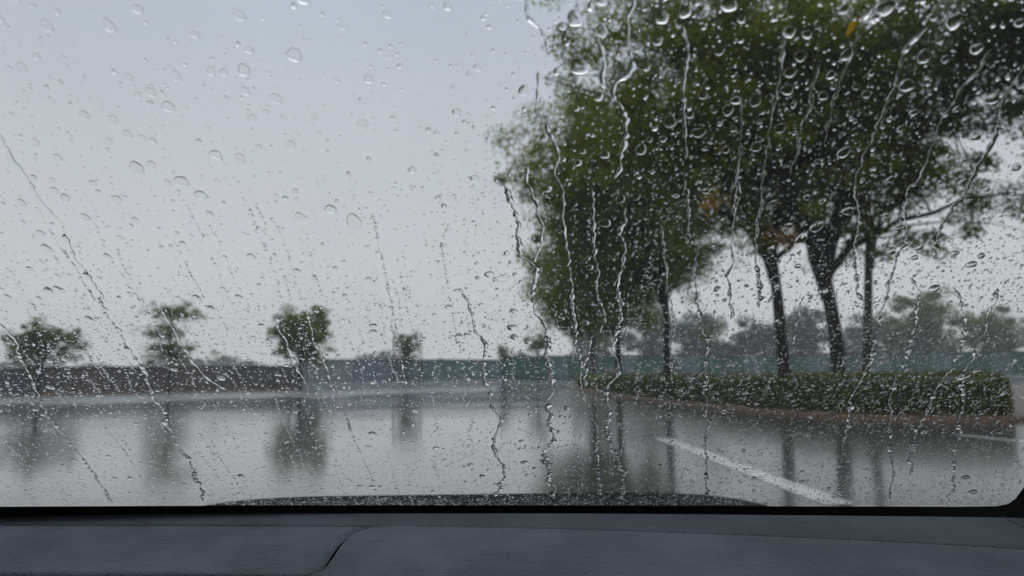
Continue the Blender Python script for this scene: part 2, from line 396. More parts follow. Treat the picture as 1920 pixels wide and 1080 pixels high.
# ------------------------------------------------------------------ large trees on the island (positions on the ground)
def tb(px, Y): p = at_depth(px, 690, Y); return (p.x, p.y, 0.08)
make_tree('big green tree with a thick forked dark trunk, largest of the island trees', tb(1578, 21.8), 0.23, 4.0, (1.4, 0.2, 9.6), (7.2, 5.4, 7.4),
          60000, 0.155, 11, M_bark, M_leaf, limbs=17, subs=10, twigs=5, clump=0.38, lean=(-0.35, 0), gaps=0.42, group='trees on the planted island', trunk_k=12)
def yellow_bits(root, Cn, rn):
    Z = np.concatenate([np.array([[-0.85, -2.6, 4.85]]) + rn.normal(size=(260, 3)) * np.array([.22, .22, .13]), np.array([[-3.1, -3.6, 5.7]]) + rn.normal(size=(90, 3)) * .15])
    link('yellow_leaves', leaf_mesh('yellow_leaves', Z, 0.15, seed=5), M_yellow, root)
make_tree('green tree with a straight dark trunk and a small patch of yellow leaves', tb(1474, 23.4), 0.195, 5.0, (-1.4, 0, 10.0), (7.2, 5.4, 7.9),
          84000, 0.155, 23, M_bark, M_leaf, limbs=18, subs=10, twigs=6, clump=0.48, lean=(-0.3, 0), gaps=0.26, group='trees on the planted island', extra=yellow_bits, trunk_k=12)
make_tree('green tree with a slim mossy brown trunk behind the big forked trunk', tb(1622, 26.5), 0.17, 6.0, (0.9, 0, 10.4), (4.2, 4.0, 5.4),
          11000, 0.15, 37, M_moss, M_leaf2, limbs=8, subs=6, twigs=4, clump=0.42, lean=(0.5, 0), gaps=0.2, group='trees on the planted island')
make_tree('wide bushy green tree on a thin trunk, over the middle of the hedge', tb(1252, 32.5), 0.17, 4.4, (-1.3, 0, 8.6), (7.2, 5.0, 6.5),
          100000, 0.17, 41, M_bark, M_leaf, limbs=17, subs=9, twigs=6, clump=0.54, gaps=0.08, group='trees on the planted island')
make_tree('green tree with low hanging foliage above the far end of the hedge', tb(1160, 41.5), 0.21, 3.4, (-1.5, 0, 6.2), (5.6, 4.2, 5.0),
          50000, 0.19, 53, M_bark, M_leaf, limbs=9, subs=6, twigs=4, clump=0.5, gaps=0.1, group='trees on the planted island')
make_tree('small green tree on a thin trunk, leftmost trunk on the island', tb(1112, 52), 0.15, 3.0, (-0.6, 0, 5.8), (3.4, 3.4, 3.6),
          9000, 0.20, 59, M_bark, M_leaf2, limbs=7, subs=5, twigs=4, clump=0.5, gaps=0.1, group='trees on the planted island')
make_tree('green tree leaning into the picture from beyond the end of the hedge', (17.2, 19.5, 0.1), 0.2, 5.0, (-2.4, 0.4, 9.8), (5.8, 4.4, 5.6),
          34000, 0.15, 67, M_bark, M_leaf2, limbs=15, subs=9, twigs=5, clump=0.40, gaps=0.35, group='trees on the planted island')

# ------------------------------------------------------------------ hedge along the kerb
HC = offset(resample(catmull([(4.35, 57.5), (4.75, 46), (5.3, 35), (6.2, 27.3), (7.0, 22.2), (7.6, 19.6), (8.4, 18.2), (9.3, 17.4), (10.3, 16.9), (11.15, 16.6)], 12), 0.4), -1.05)
hedge = empty('hedge', (HC[-1][0], HC[-1][1], 0.08)); tag(hedge, 'long low clipped green hedge curving behind the kerb', 'hedge')
HB = Vector(hedge.location)
N = len(HC); prof = [(-0.45, 0.02), (-0.50, 0.3), (-0.50, 0.62), (-0.42, 0.78), (0, 0.82), (0.42, 0.78), (0.5, 0.62), (0.5, 0.3), (0.45, 0.02)]
T = np.gradient(HC, axis=0); T /= np.linalg.norm(T, axis=1)[:, None]; NR = np.stack([T[:, 1], -T[:, 0]], 1)
V = []
for i in range(N):
    for (s, z) in prof:
        p = HC[i] + NR[i] * s * (0.92 if i in (0, N - 1) else 1); V.append((p[0] - HB.x, p[1] - HB.y, z * (1 + 0.05 * math.sin(i * .7))))
ends = [np.array([[len(prof) * 0 + j for j in range(len(prof))][::-1]]), np.array([[len(prof) * (N - 1) + j for j in range(len(prof))]])]
link('twig_core', np_mesh('twig_core', V, [grid_faces(N, len(prof))] + ends, True), M_twigcore, hedge)
nl = 42000
dist = HC[:, 1]; wgt = 1 / np.maximum(dist, 10) ** 1.1; wgt /= wgt.sum()
ii = rng.choice(N - 1, nl, p=wgt[:-1] / wgt[:-1].sum()); fr_ = rng.random(nl)[:, None]
cp = HC[ii] * (1 - fr_) + HC[ii + 1] * fr_; nn = NR[ii]
side = rng.random(nl); sgn = np.where(side < 0.44, 1.0, np.where(side < 0.6, -1.0, 0.0))
lump = 0.07 * np.sin(cp[:, 0] * 2.3 + cp[:, 1] * 1.9) + 0.05 * np.sin(cp[:, 1] * 5.1 + cp[:, 0] * 3.3)
s_ = np.where(sgn != 0, sgn * (0.53 + lump * .6 + rng.normal(size=nl) * 0.045), rng.uniform(-.55, .55, nl))
z_ = np.where(sgn != 0, rng.random(nl) ** 0.85 * 0.86, 0.86 + lump + rng.normal(size=nl) * 0.04)
tall = rng.random(nl) < 0.03; z_ = np.where(tall & (sgn == 0), z_ + rng.random(nl) * 0.12, z_)
P3 = np.stack([cp[:, 0] + nn[:, 0] * s_ - HB.x, cp[:, 1] + nn[:, 1] * s_ - HB.y, z_ + 0.02], 1)
ne = 2600                                                   # rounded end of the hedge
E = np.stack([T[-1][0] * (rng.normal(size=ne) * .05 + .04) + NR[-1][0] * (q := rng.uniform(-.52, .52, ne)), T[-1][1] * rng.normal(size=ne) * .05 + NR[-1][1] * q, rng.random(ne) * .88], 1)
link('foliage', leaf_mesh('foliage', np.concatenate([P3, E]), 0.075, nup=0.9, aspect=0.55, seed=3), M_hedge, hedge)

# ------------------------------------------------------------------ young trees in front of the fence, left half
make_tree('broad bushy tree in front of the leftmost brown fence', (lambda p: (p.x, p.y, 0))(at_depth(72, 735, 51.5)), 0.13, 1.8, (0.1, 0, 3.55), (3.3, 2.4, 2.0),
          9500, 0.20, 71, M_bark, M_leaf2, limbs=8, subs=5, twigs=4, clump=0.34, gaps=0.15, group='young trees along the fence')
make_tree('sparse tiered young tree in front of the brown fence', (lambda p: (p.x, p.y, 0))(at_depth(316, 733, 55)), 0.09, 5.6, (0, 0, 4.2), (2.3, 1.9, 2.0),
          6000, 0.19, 83, M_bark, M_leaf2, limbs=18, subs=4, twigs=3, clump=0.32, tiers=[2.5, 2.8, 3.1, 3.3, 4.3, 4.7, 5.6, 6.0, 6.2], group='young trees along the fence')
def stakes(pts):
    def f(root, Cn, rn):
        for (x, y, h, r) in pts:
            s = MB(); s.tube([(x, y, -.1), (x * .98, y, h * .5), (x * .95, y, h)], [r, r * .95, r * .9], 7); s.build('stake', M_stake, root, True)
    return f
make_tree('dense rounded tree where the brown fence meets the blue', (lambda p: (p.x, p.y, 0))(at_depth(562, 729, 62)), 0.16, 2.2, (0.15, 0, 4.9), (3.6, 2.8, 3.9),
          26000, 0.20, 97, M_bark, M_leaf, limbs=9, subs=6, twigs=4, clump=0.36, gaps=0.05, group='young trees along the fence', extra=stakes([(-0.7, -.4, 2.6, .09)]))
make_tree('thin staked sapling between two tall poles in front of the blue fence', (lambda p: (p.x, p.y, 0))(at_depth(762, 725, 70)), 0.07, 2.4, (0.05, 0, 3.7), (1.6, 0.9, 1.9),
          3400, 0.20, 101, M_bark, M_leaf2, limbs=6, subs=4, twigs=3, clump=0.26, group='young trees along the fence', extra=stakes([(-1.25, 0, 5.4, .09), (-0.9, .4, 4.1, .06), (1.45, 0, 5.2, .05), (1.2, .3, 3.6, .05)]))
make_tree('tiny sparse sapling in front of the green fence', (lambda p: (p.x, p.y, 0))(at_depth(944, 721, 74)), 0.07, 2.2, (0, 0, 3.5), (0.65, 0.6, 1.4),
          1000, 0.19, 103, M_bark, M_leaf2, limbs=6, subs=3, twigs=3, clump=0.22, group='young trees along the fence')
make_tree('small loose young tree between the sapling and the island trees', (lambda p: (p.x, p.y, 0))(at_depth(1010, 720, 72)), 0.07, 2.4, (-0.2, 0, 4.2), (1.5, 1.2, 1.2),
          1800, 0.20, 107, M_bark, M_leaf2, limbs=6, subs=4, twigs=3, clump=0.3, group='young trees along the fence')

# ------------------------------------------------------------------ fences
def sheet_mesh(name, w, h, ribs=9):
    V = []; n = ribs * 4 + 1
    for i in range(n):
        t = i / (n - 1); d = [0, .0, .035, .035][i % 4]
        V += [(-w / 2 + w * t, -d, 0), (-w / 2 + w * t, -d, h)]
    me = np_mesh(name, V, grid_faces(n, 2, False), False); return me
def fence(label, pts, height, mats, foot, foot_h, group='site fences', step=2.4, cap=True):
    a, b = Vector((*pts[0], 0)), Vector((*pts[1], 0)); d = b - a; L = d.length; n = max(1, round(L / step)); w = L / n
    rz = math.atan2(d.y, d.x)
    root = empty('site_fence', a, rz); tag(root, label, 'fence', group)
    cache = {}
    for i in range(n):
        mm = mats(i / n) if callable(mats) else mats[i % len(mats)]
        if mm.name not in cache:
            me = sheet_mesh('panel', w - 0.05, height - foot_h); me.materials.append(mm); cache[mm.name] = me
        link('panel', cache[mm.name], parent=root, loc=((i + .5) * w, random.uniform(-.015, .015), foot_h))
    pb = MB(); pb.box((0, 0.05, height / 2), (0.09, 0.09, height)); pme = pb.mesh('post'); pme.materials.append(M_cap)
    for i in range(n + 1): link('post', pme, parent=root, loc=(i * w, 0.02, 0))
    fb = MB(); fb.box((L / 2, -0.02, foot_h / 2), (L, 0.30, foot_h)); bevel(fb.build('footing', foot, root), .02)
    if cap:
        cb = MB(); cb.box((L / 2, 0, height + 0.04), (L + .06, 0.14, 0.12)); cb.build('top_rail', M_cap, root)
    return root
def gp(px, py): p = on_ground(px, py); return (p.x, p.y)
A0, A1, A2, A3, A4 = at_depth(-420, 740, 50), at_depth(46, 742, 53.5), at_depth(566, 730, 64.5), at_depth(940, 722, 78), at_depth(2050, 722, 84)
xy = lambda p: (p.x, p.y)
fence('slate blue sheet fence at the left edge, next to the brown fence', (xy(A0), xy(A1)), 1.9, [M_slate], M_foot1, 0.22)
fence('long dark brown sheet fence behind the left hand trees', (xy(A1), xy(A2)), 2.0, [M_brown, M_brown2, M_brown], M_foot1, 0.22)
fence('blue and teal sheet fence between the brown and green fences', (xy(A2), xy(A3)), 2.55,
      lambda t: M_paleblue if t < 0.22 else (M_blue if t < 0.42 else M_teal), M_foot2, 0.55)
fence('long green sheet fence running behind the island trees', (xy(A3), xy(A4)), 2.9, [M_green, M_green, M_teal], M_foot2, 0.3)

# pale rough sheet added over the asphalt to hide the fence reflection, ragged edge
M_reflection_cover = mat('pale_cover_sheet', (0.15, 0.156, 0.156), 0.34, 0.5, vary=0.16, vscale=0.5, bump=0.2, bscale=30)
V = []; FP = [A0, A1, A2, A3]; NA = 90
FX = np.array([p.x for p in FP]); FY = np.array([p.y for p in FP])
for i in range(NA):
    x = FX[0] + (FX[-1] - FX[0]) * i / (NA - 1); yf = float(np.interp(x, FX, FY))
    V += [(x, yf + 1.0, 0.004), (x, yf - 26 - 2.0 * math.sin(i * .37) - 1.2 * math.sin(i * .9) - random.uniform(0, 1.5), 0.004)]
ap = link('reflection_cover', np_mesh('reflection_cover', V, grid_faces(NA, 2, True), False), M_reflection_cover); tag(ap, 'pale rough strip added along the foot of the fences to hide their reflection', kind='structure')

# ------------------------------------------------------------------ hazy trees beyond the fence
far = [
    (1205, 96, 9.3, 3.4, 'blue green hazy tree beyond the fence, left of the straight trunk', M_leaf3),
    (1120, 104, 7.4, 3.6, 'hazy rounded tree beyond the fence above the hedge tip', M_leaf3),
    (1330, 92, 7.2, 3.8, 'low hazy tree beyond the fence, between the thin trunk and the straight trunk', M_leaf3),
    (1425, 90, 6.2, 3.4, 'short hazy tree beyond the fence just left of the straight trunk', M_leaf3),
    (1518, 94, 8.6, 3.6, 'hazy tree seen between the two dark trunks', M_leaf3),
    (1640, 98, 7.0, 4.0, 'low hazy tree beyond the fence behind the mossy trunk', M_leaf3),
    (1735, 76, 8.3, 4.2, 'broad hazy dark green tree beyond the fence, right of the trunks', M_leaf2),
    (1885, 84, 7.2, 4.2, 'hazy dark tree at the right edge beyond the hedge end', M_leaf2),
]
for k, (px, Y, h, r, lab, lm) in enumerate(far):
    Y, h, r = Y * 1.6, (h - 1.2) * 1.85 + 1.2, r * 2.3
    p = at_depth(px, 690, Y)
    make_tree(lab, (p.x, p.y, 0), 0.2, 2.2, (0, 0, h * 0.62), (r, r, h * 0.52), 13000, 0.55, 200 + k, M_bark, lm, limbs=7, subs=5, twigs=3, clump=1.0, gaps=0.1, group='hazy trees beyond the fence')
# faint wood on the skyline
n = 16000; X = rng.uniform(-230, 260, n); hh = 6.5 + 2.0 * np.sin(X * .09) + 1.4 * np.sin(X * .23 + 1) + 0.9 * np.sin(X * .61)
Cw = np.stack([X, 290 + rng.uniform(-9, 9, n), hh * rng.random(n) ** .7], 1)
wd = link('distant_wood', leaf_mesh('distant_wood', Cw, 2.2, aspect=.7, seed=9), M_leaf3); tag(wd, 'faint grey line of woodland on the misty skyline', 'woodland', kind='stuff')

# ------------------------------------------------------------------ the car: windscreen, dashboard, cowl, pillars, roof
XC, RAKE, KB, YB = -0.08, 0.70, 0.05, 0.90
_b = ray(960, 950); ZB = (EYE + _b * (YB / _b.y)).z
def gz(x, y): return ZB + RAKE * ((YB - KB * (x - XC) ** 2) - y)
GN0 = Vector((0, RAKE, 1)).normalized()
def gnormal(x):
    return Vector((RAKE * 2 * KB * (x - XC), RAKE, 1)).normalized()
def on_glass(px, py, off=0.0):
    d = ray(px, py); t = 0.6
    for _ in range(25):
        p = EYE + d * t; f = p.z - gz(p.x, p.y) - off * math.sqrt(1 + RAKE ** 2); df = d.z + RAKE * (d.y + 2 * KB * (p.x - XC) * d.x)
        t -= f / df
    return EYE + d * t
car = empty('car', (XC, 0, 0)); tag(car, 'dark car seen from inside, with grey suede dashboard and rain covered windscreen', 'car')
def cl(name, me, m_, parent=car):
    """link a mesh given in world coordinates under the car"""
    o = link(name, me, m_, parent); o.matrix_parent_inverse = Matrix.Translation((-XC, 0, 0)) if parent is car else Matrix.Identity(4)
    return o
HW0, HW1 = 0.78, 0.60                                        # half widths of the screen, foot and head
nu, nv = 49, 25; V = []
for off in (0.0, -0.005):
    for i in range(nu):
        for j in range(nv):
            t = j / (nv - 1); y = YB + 0.035 - t * 0.80; x = XC + (HW0 + (HW1 - HW0) * t) * (2 * i / (nu - 1) - 1)
            p = Vector((x, y, gz(x, y))) + gnormal(x) * off; V.append(tuple(p))
nq = nu * nv
rim = [i * nv for i in range(nu)] + [(nu - 1) * nv + j for j in range(1, nv)] + [i * nv + nv - 1 for i in range(nu - 2, -1, -1)] + [j for j in range(nv - 2, 0, -1)]
F1 = grid_faces(nu, nv, False); F2 = grid_faces(nu, nv, True) + nq
F3 = np.array([[rim[k], rim[(k + 1) % len(rim)], rim[(k + 1) % len(rim)] + nq, rim[k] + nq] for k in range(len(rim))])
wind = cl('windscreen', np_mesh('windscreen', V, [F1, F2, F3], True), M_pane)
# black printed border on the inside of the glass, with its rounded lower corner
inner = [(-700, 958), (-300, 954), (0, 950), (300, 948.5), (700, 947.5), (1000, 948), (1400, 949), (1800, 950), (1868, 949), (1890, 945), (1904, 935), (1914, 921), (1926, 906), (1950, 880), (1990, 830), (2050, 745), (2150, 590), (2260, 380)]
outer = [(-700, 990), (-300, 985), (0, 981), (300, 980), (700, 980), (1000, 980), (1400, 982), (1800, 985), (1892, 985), (1925, 982), (1945, 972), (1958, 958), (1975, 940), (1995, 915), (2035, 862), (2095, 775), (2195, 615), (2300, 400)]
V = []
for (a, b) in zip(inner, outer):
    V += [tuple(on_glass(*a, -0.0065)), tuple(on_glass(*b, -0.0065))]
cl('frit_border', np_mesh('frit_border', V, grid_faces(len(inner), 2, False), False), M_black)

# dashboard: gently rising top, split into a rear strip and two pads
DZ0 = at_depth(960, 960.5, 0.872).z
def dash_pt(px, py, up=0.0):
    d = ray(px, py); s = 0.15                                # z = DZ0 - s*(0.872-y)
    t = (DZ0 - s * 0.872 - EYE.z) / (d.z - s * d.y)
    p = EYE + d * t; return Vector((p.x, p.y, p.z + up))
def poly_at(P, n):
    return resample(catmull(P, 10), 1e9) if n == 1 else (lambda C: np.stack([np.interp(np.linspace(0, 1, n), (lambda L: L / L[-1])(np.concatenate([[0], np.cumsum(np.linalg.norm(np.diff(C, axis=0), axis=1))])), C[:, k]) for k in (0, 1)], 1))(catmull(P, 10))
def pad(name, top, bottom, left, right, up, nu_, nv_, edge=0.006, drop=0.005, skirt=0.03, parent=None, puff=0.0, m_=None):
    """Coons patch between four pixel-traced edges, laid on the dash surface; edges rolled over and skirted"""
    ei = lambda n: np.unique(np.concatenate([[0, .004, .012, .025], np.linspace(.045, .955, n), [.975, .988, .996, 1]]))
    us, vs_ = ei(nu_), ei(nv_)
    ev = lambda P, q: (lambda C, L: np.stack([np.interp(q, L / L[-1], C[:, 0]), np.interp(q, L / L[-1], C[:, 1])], 1))(C := catmull(P, 10), np.concatenate([[0], np.cumsum(np.linalg.norm(np.diff(C, axis=0), axis=1))]))
    W = lambda P: [tuple(dash_pt(*p)[:2]) for p in P]
    Tp, Bt, Lf, Rt = ev(W(top), us), ev(W(bottom), us), ev(W(left), vs_), ev(W(right), vs_)
    c00, c10, c01, c11 = Tp[0], Tp[-1], Bt[0], Bt[-1]
    G = np.zeros((len(us), len(vs_), 2))
    for i, u in enumerate(us):
        for j, v in enumerate(vs_):
            G[i, j] = (1 - v) * Tp[i] + v * Bt[i] + (1 - u) * Lf[j] + u * Rt[j] - ((1 - u) * (1 - v) * c00 + u * (1 - v) * c10 + (1 - u) * v * c01 + u * v * c11)
    def edge_d(i, j):
        q = G[i, j]; return min(np.linalg.norm(q - G[0, j]), np.linalg.norm(q - G[-1, j]), np.linalg.norm(q - G[i, 0]), np.linalg.norm(q - G[i, -1]))
    V = []
    for i in range(len(us)):
        for j in range(len(vs_)):
            e = min(1.0, edge_d(i, j) / edge); z = DZ0 - 0.15 * (0.872 - G[i, j, 1]) + up - drop * (1 - math.sqrt(max(0, 1 - (1 - e) ** 2)))
            z += puff * math.sin(math.pi * us[i]) * math.sin(math.pi * vs_[j])
            V.append((G[i, j, 0], G[i, j, 1], z))
    a, b = len(us), len(vs_)
    rim = [i * b for i in range(a)] + [(a - 1) * b + j for j in range(1, b)] + [i * b + b - 1 for i in range(a - 2, -1, -1)] + [j for j in range(b - 2, 0, -1)]
    n0 = len(V)
    for k in rim: V.append((V[k][0], V[k][1], V[k][2] - skirt))
    F = [grid_faces(a, b, True), np.array([[rim[k], n0 + k, n0 + (k + 1) % len(rim), rim[(k + 1) % len(rim)]] for k in range(len(rim))])]
    me = np_mesh(name, V, F, True)
    return cl(name, me, m_ or M_suede, parent)
dash = empty('dashboard', (0, 0, 0), parent=car); dash.matrix_parent_inverse = Matrix.Translation((-XC, 0, 0))
S_CURVE = [(712, 986), (688, 989.5), (665, 997), (648, 1007), (636, 1020), (625, 1036), (614, 1053), (606, 1064), (595, 1072.5), (578, 1077)]
pad('rear_strip', [(-620, 966), (0, 962), (960, 960.5), (1500, 964), (1890, 968.5), (1990, 972)], [(-620, 978), (0, 981.5), (500, 984), (960, 989), (1300, 999), (1600, 1011), (1990, 1032)],
    [(-620, 966), (-620, 978)], [(1990, 972), (1990, 1032)], -0.0004, 60, 14, .004, .003, parent=dash, m_=M_suede2)
pad('glovebox_pad', [(-620, 979.5), (0, 983), (300, 984), (600, 985.8), (710, 987.2)], [(-620, 1070), (0, 1073.5), (300, 1075), (500, 1076.5), (572, 1077.5)],
    [(-620, 979.5), (-620, 1070)], [(x - 5, y + 1.6) for x, y in S_CURVE], 0.0, 60, 26, .005, .004, parent=dash)
pad('main_pad', [(714, 987.2), (960, 990.5), (1300, 1000.6), (1600, 1012.8), (1990, 1034)], [(580, 1079), (585, 1120), (960, 1300), (1990, 1300)],
    S_CURVE_R := [(x + 3, y + .8) for x, y in S_CURVE], [(1990, 1034), (1990, 1300)], 0.0010, 60, 40, .005, .004, parent=dash, puff=0.004)
# dark carcass under the pads
cb = MB(); cb.box((XC, 0.56, DZ0 - 0.16), (1.56, 0.62, 0.20)); cl('carcass', cb.mesh('carcass'), M_recess, dash)
db = MB(); db.box((XC, 0.50, 0.62), (1.5, 0.34, 0.5)); cl('lower_fascia', db.mesh('lower_fascia'), M_recess, dash)
# a row of stitches in the corner by the pillar
st = MB()
for k in range(9):
    a = dash_pt(1880 + k * 8.5, 972 + k * 3.6, .0012); b = dash_pt(1885.5 + k * 8.5, 974.3 + k * 3.6, .0012)
    st.tube([a, b], [.0007, .0007], 5)
cl('stitching', st.mesh('stitching'), M_suede, dash)

# pillars, header rail, roof, doors
def pillar(name, s):
    mb = MB(); P = []
    for t in (0, .25, .5, .75, 1.0):
        y = YB - 0.02 - t * 0.80; x = XC + s * (HW0 + (HW1 - HW0) * t + 0.012); P.append(Vector((x, y, gz(x, y) - 0.045)))
    mb.tube(P, [.055] * 5, 10); cl(name, mb.mesh(name, True), M_suede)
pillar('pillar', 1); pillar('pillar', -1)
rb = MB(); zt = gz(XC, YB - .78)
rb.box((XC, -0.62, zt + 0.02), (1.24, 1.48, 0.05)); cl('roof', rb.mesh('roof'), M_liner)
hb = MB(); hb.box((XC, YB - .80, zt - .01), (1.22, 0.07, 0.06)); bevel(cl('header_rail', hb.mesh('header_rail'), M_liner), .015)
for s in (-1, 1):
    d_ = MB(); d_.box((XC + s * 0.80, -0.30, 0.66), (0.10, 2.3, 0.70)); d_.box((XC + s * 0.66, -1.2, 1.2), (.08, .5, .55)); bevel(cl('door', d_.mesh('door'), M_paint), .02)
bk = MB(); bk.box((XC, -1.42, 0.9), (1.5, 0.08, 1.1)); cl('rear_bulkhead', bk.mesh('rear_bulkhead'), M_recess)
fl = MB(); fl.box((XC, -0.3, 0.30), (1.5, 2.4, 0.06)); cl('floor_pan', fl.mesh('floor_pan'), M_recess)
# cowl and bonnet seen over the foot of the glass
def shell(name, y0, y1, fz, hw, m_, n1=33, n2=17):
    V = [(XC + hw * (2 * i / (n1 - 1) - 1), y0 + (y1 - y0) * j / (n2 - 1), fz(hw * (2 * i / (n1 - 1) - 1), y0 + (y1 - y0) * j / (n2 - 1))) for i in range(n1) for j in range(n2)]
    n0 = len(V); V += [(x, y, z - .02) for x, y, z in V]
    return cl(name, np_mesh(name, V, [grid_faces(n1, n2), grid_faces(n1, n2, True) + n0], True), m_)
ZH = at_depth(920, 942, 1.30).z
shell('cowl', 0.955, 1.40, lambda x, y: ZH - 0.020 * (abs(x) / .52) ** 6.0 - .16 * (y - 1.30) ** 2 - .10 * max(0, 1.2 - y), 0.66, M_cowl)
shell('bonnet', 1.42, 2.25, lambda x, y: ZH - .03 - 0.035 * (abs(x) / .5) ** 3 - .07 * (y - 1.3) - .06 * (y - 1.3) ** 2, 0.74, M_paint)

# ------------------------------------------------------------------ rain on the outside of the glass
GAP = 0.00012
def gframe(x):
    n = gnormal(x); d = Vector((0, 1, 0)) - n * n.y; d.normalize(); l = d.cross(n); return l, d, n    # lateral, down the slope, outward
def gl_arr(xy_):
    """arrays of glass points/frames for (n,2) x,y"""
    x, y = xy_[:, 0], xy_[:, 1]
    Pn = np.stack([x, y, ZB + RAKE * ((YB - KB * (x - XC) ** 2) - y)], 1)
    n = np.stack([RAKE * 2 * KB * (x - XC), np.full_like(x, RAKE), np.ones_like(x)], 1); n /= np.linalg.norm(n, axis=1)[:, None]
    d = np.array([[0, 1.0, 0]]) - n * n[:, 1:2]; d /= np.linalg.norm(d, axis=1)[:, None]
    return Pn, np.cross(d, n), d, n
_M = np.array([[_R.x, _R.y, _R.z], [_U.x, _U.y, _U.z], [_F.x, _F.y, _F.z]])
def project(Pn):
    q = (Pn - np.array(EYE)) @ _M.T; return np.stack([960 + FPX * q[:, 0] / q[:, 2], 540 - FPX * q[:, 1] / q[:, 2]], 1)

def cap_template(seg, rings, sq=0.0):
    """unit drop, radius 1, height 1: list of (x,y,z) + faces; base has its own ring"""
    V = [(0, 0, 1.0)]; F = []
    for r_ in range(1, rings + 1):
        ph = r_ / rings * math.pi / 2; rr = math.sin(ph) ** 0.9; zz = math.cos(ph) ** 0.92 if r_ < rings else 0.0
        for s in range(seg): a = 2 * math.pi * s / seg; V.append((rr * math.cos(a), rr * math.sin(a), zz))
    for s in range(seg): F.append((0, 1 + s, 1 + (s + 1) % seg, 1 + (s + 1) % seg))
    T3 = [(0, 1 + s, 1 + (s + 1) % seg) for s in range(seg)]
    Q = []
    for r_ in range(rings - 1):
        o1, o2 = 1 + r_ * seg, 1 + (r_ + 1) * seg
        for s in range(seg): Q.append((o1 + s, o2 + s, o2 + (s + 1) % seg, o1 + (s + 1) % seg))
    ob = len(V); last = V[-seg:]; V += last; V.append((0, 0, 0)); c = len(V) - 1
    T3 += [(c, ob + (s + 1) % seg, ob + s) for s in range(seg)]
    return np.array(V), np.array(T3), np.array(Q)

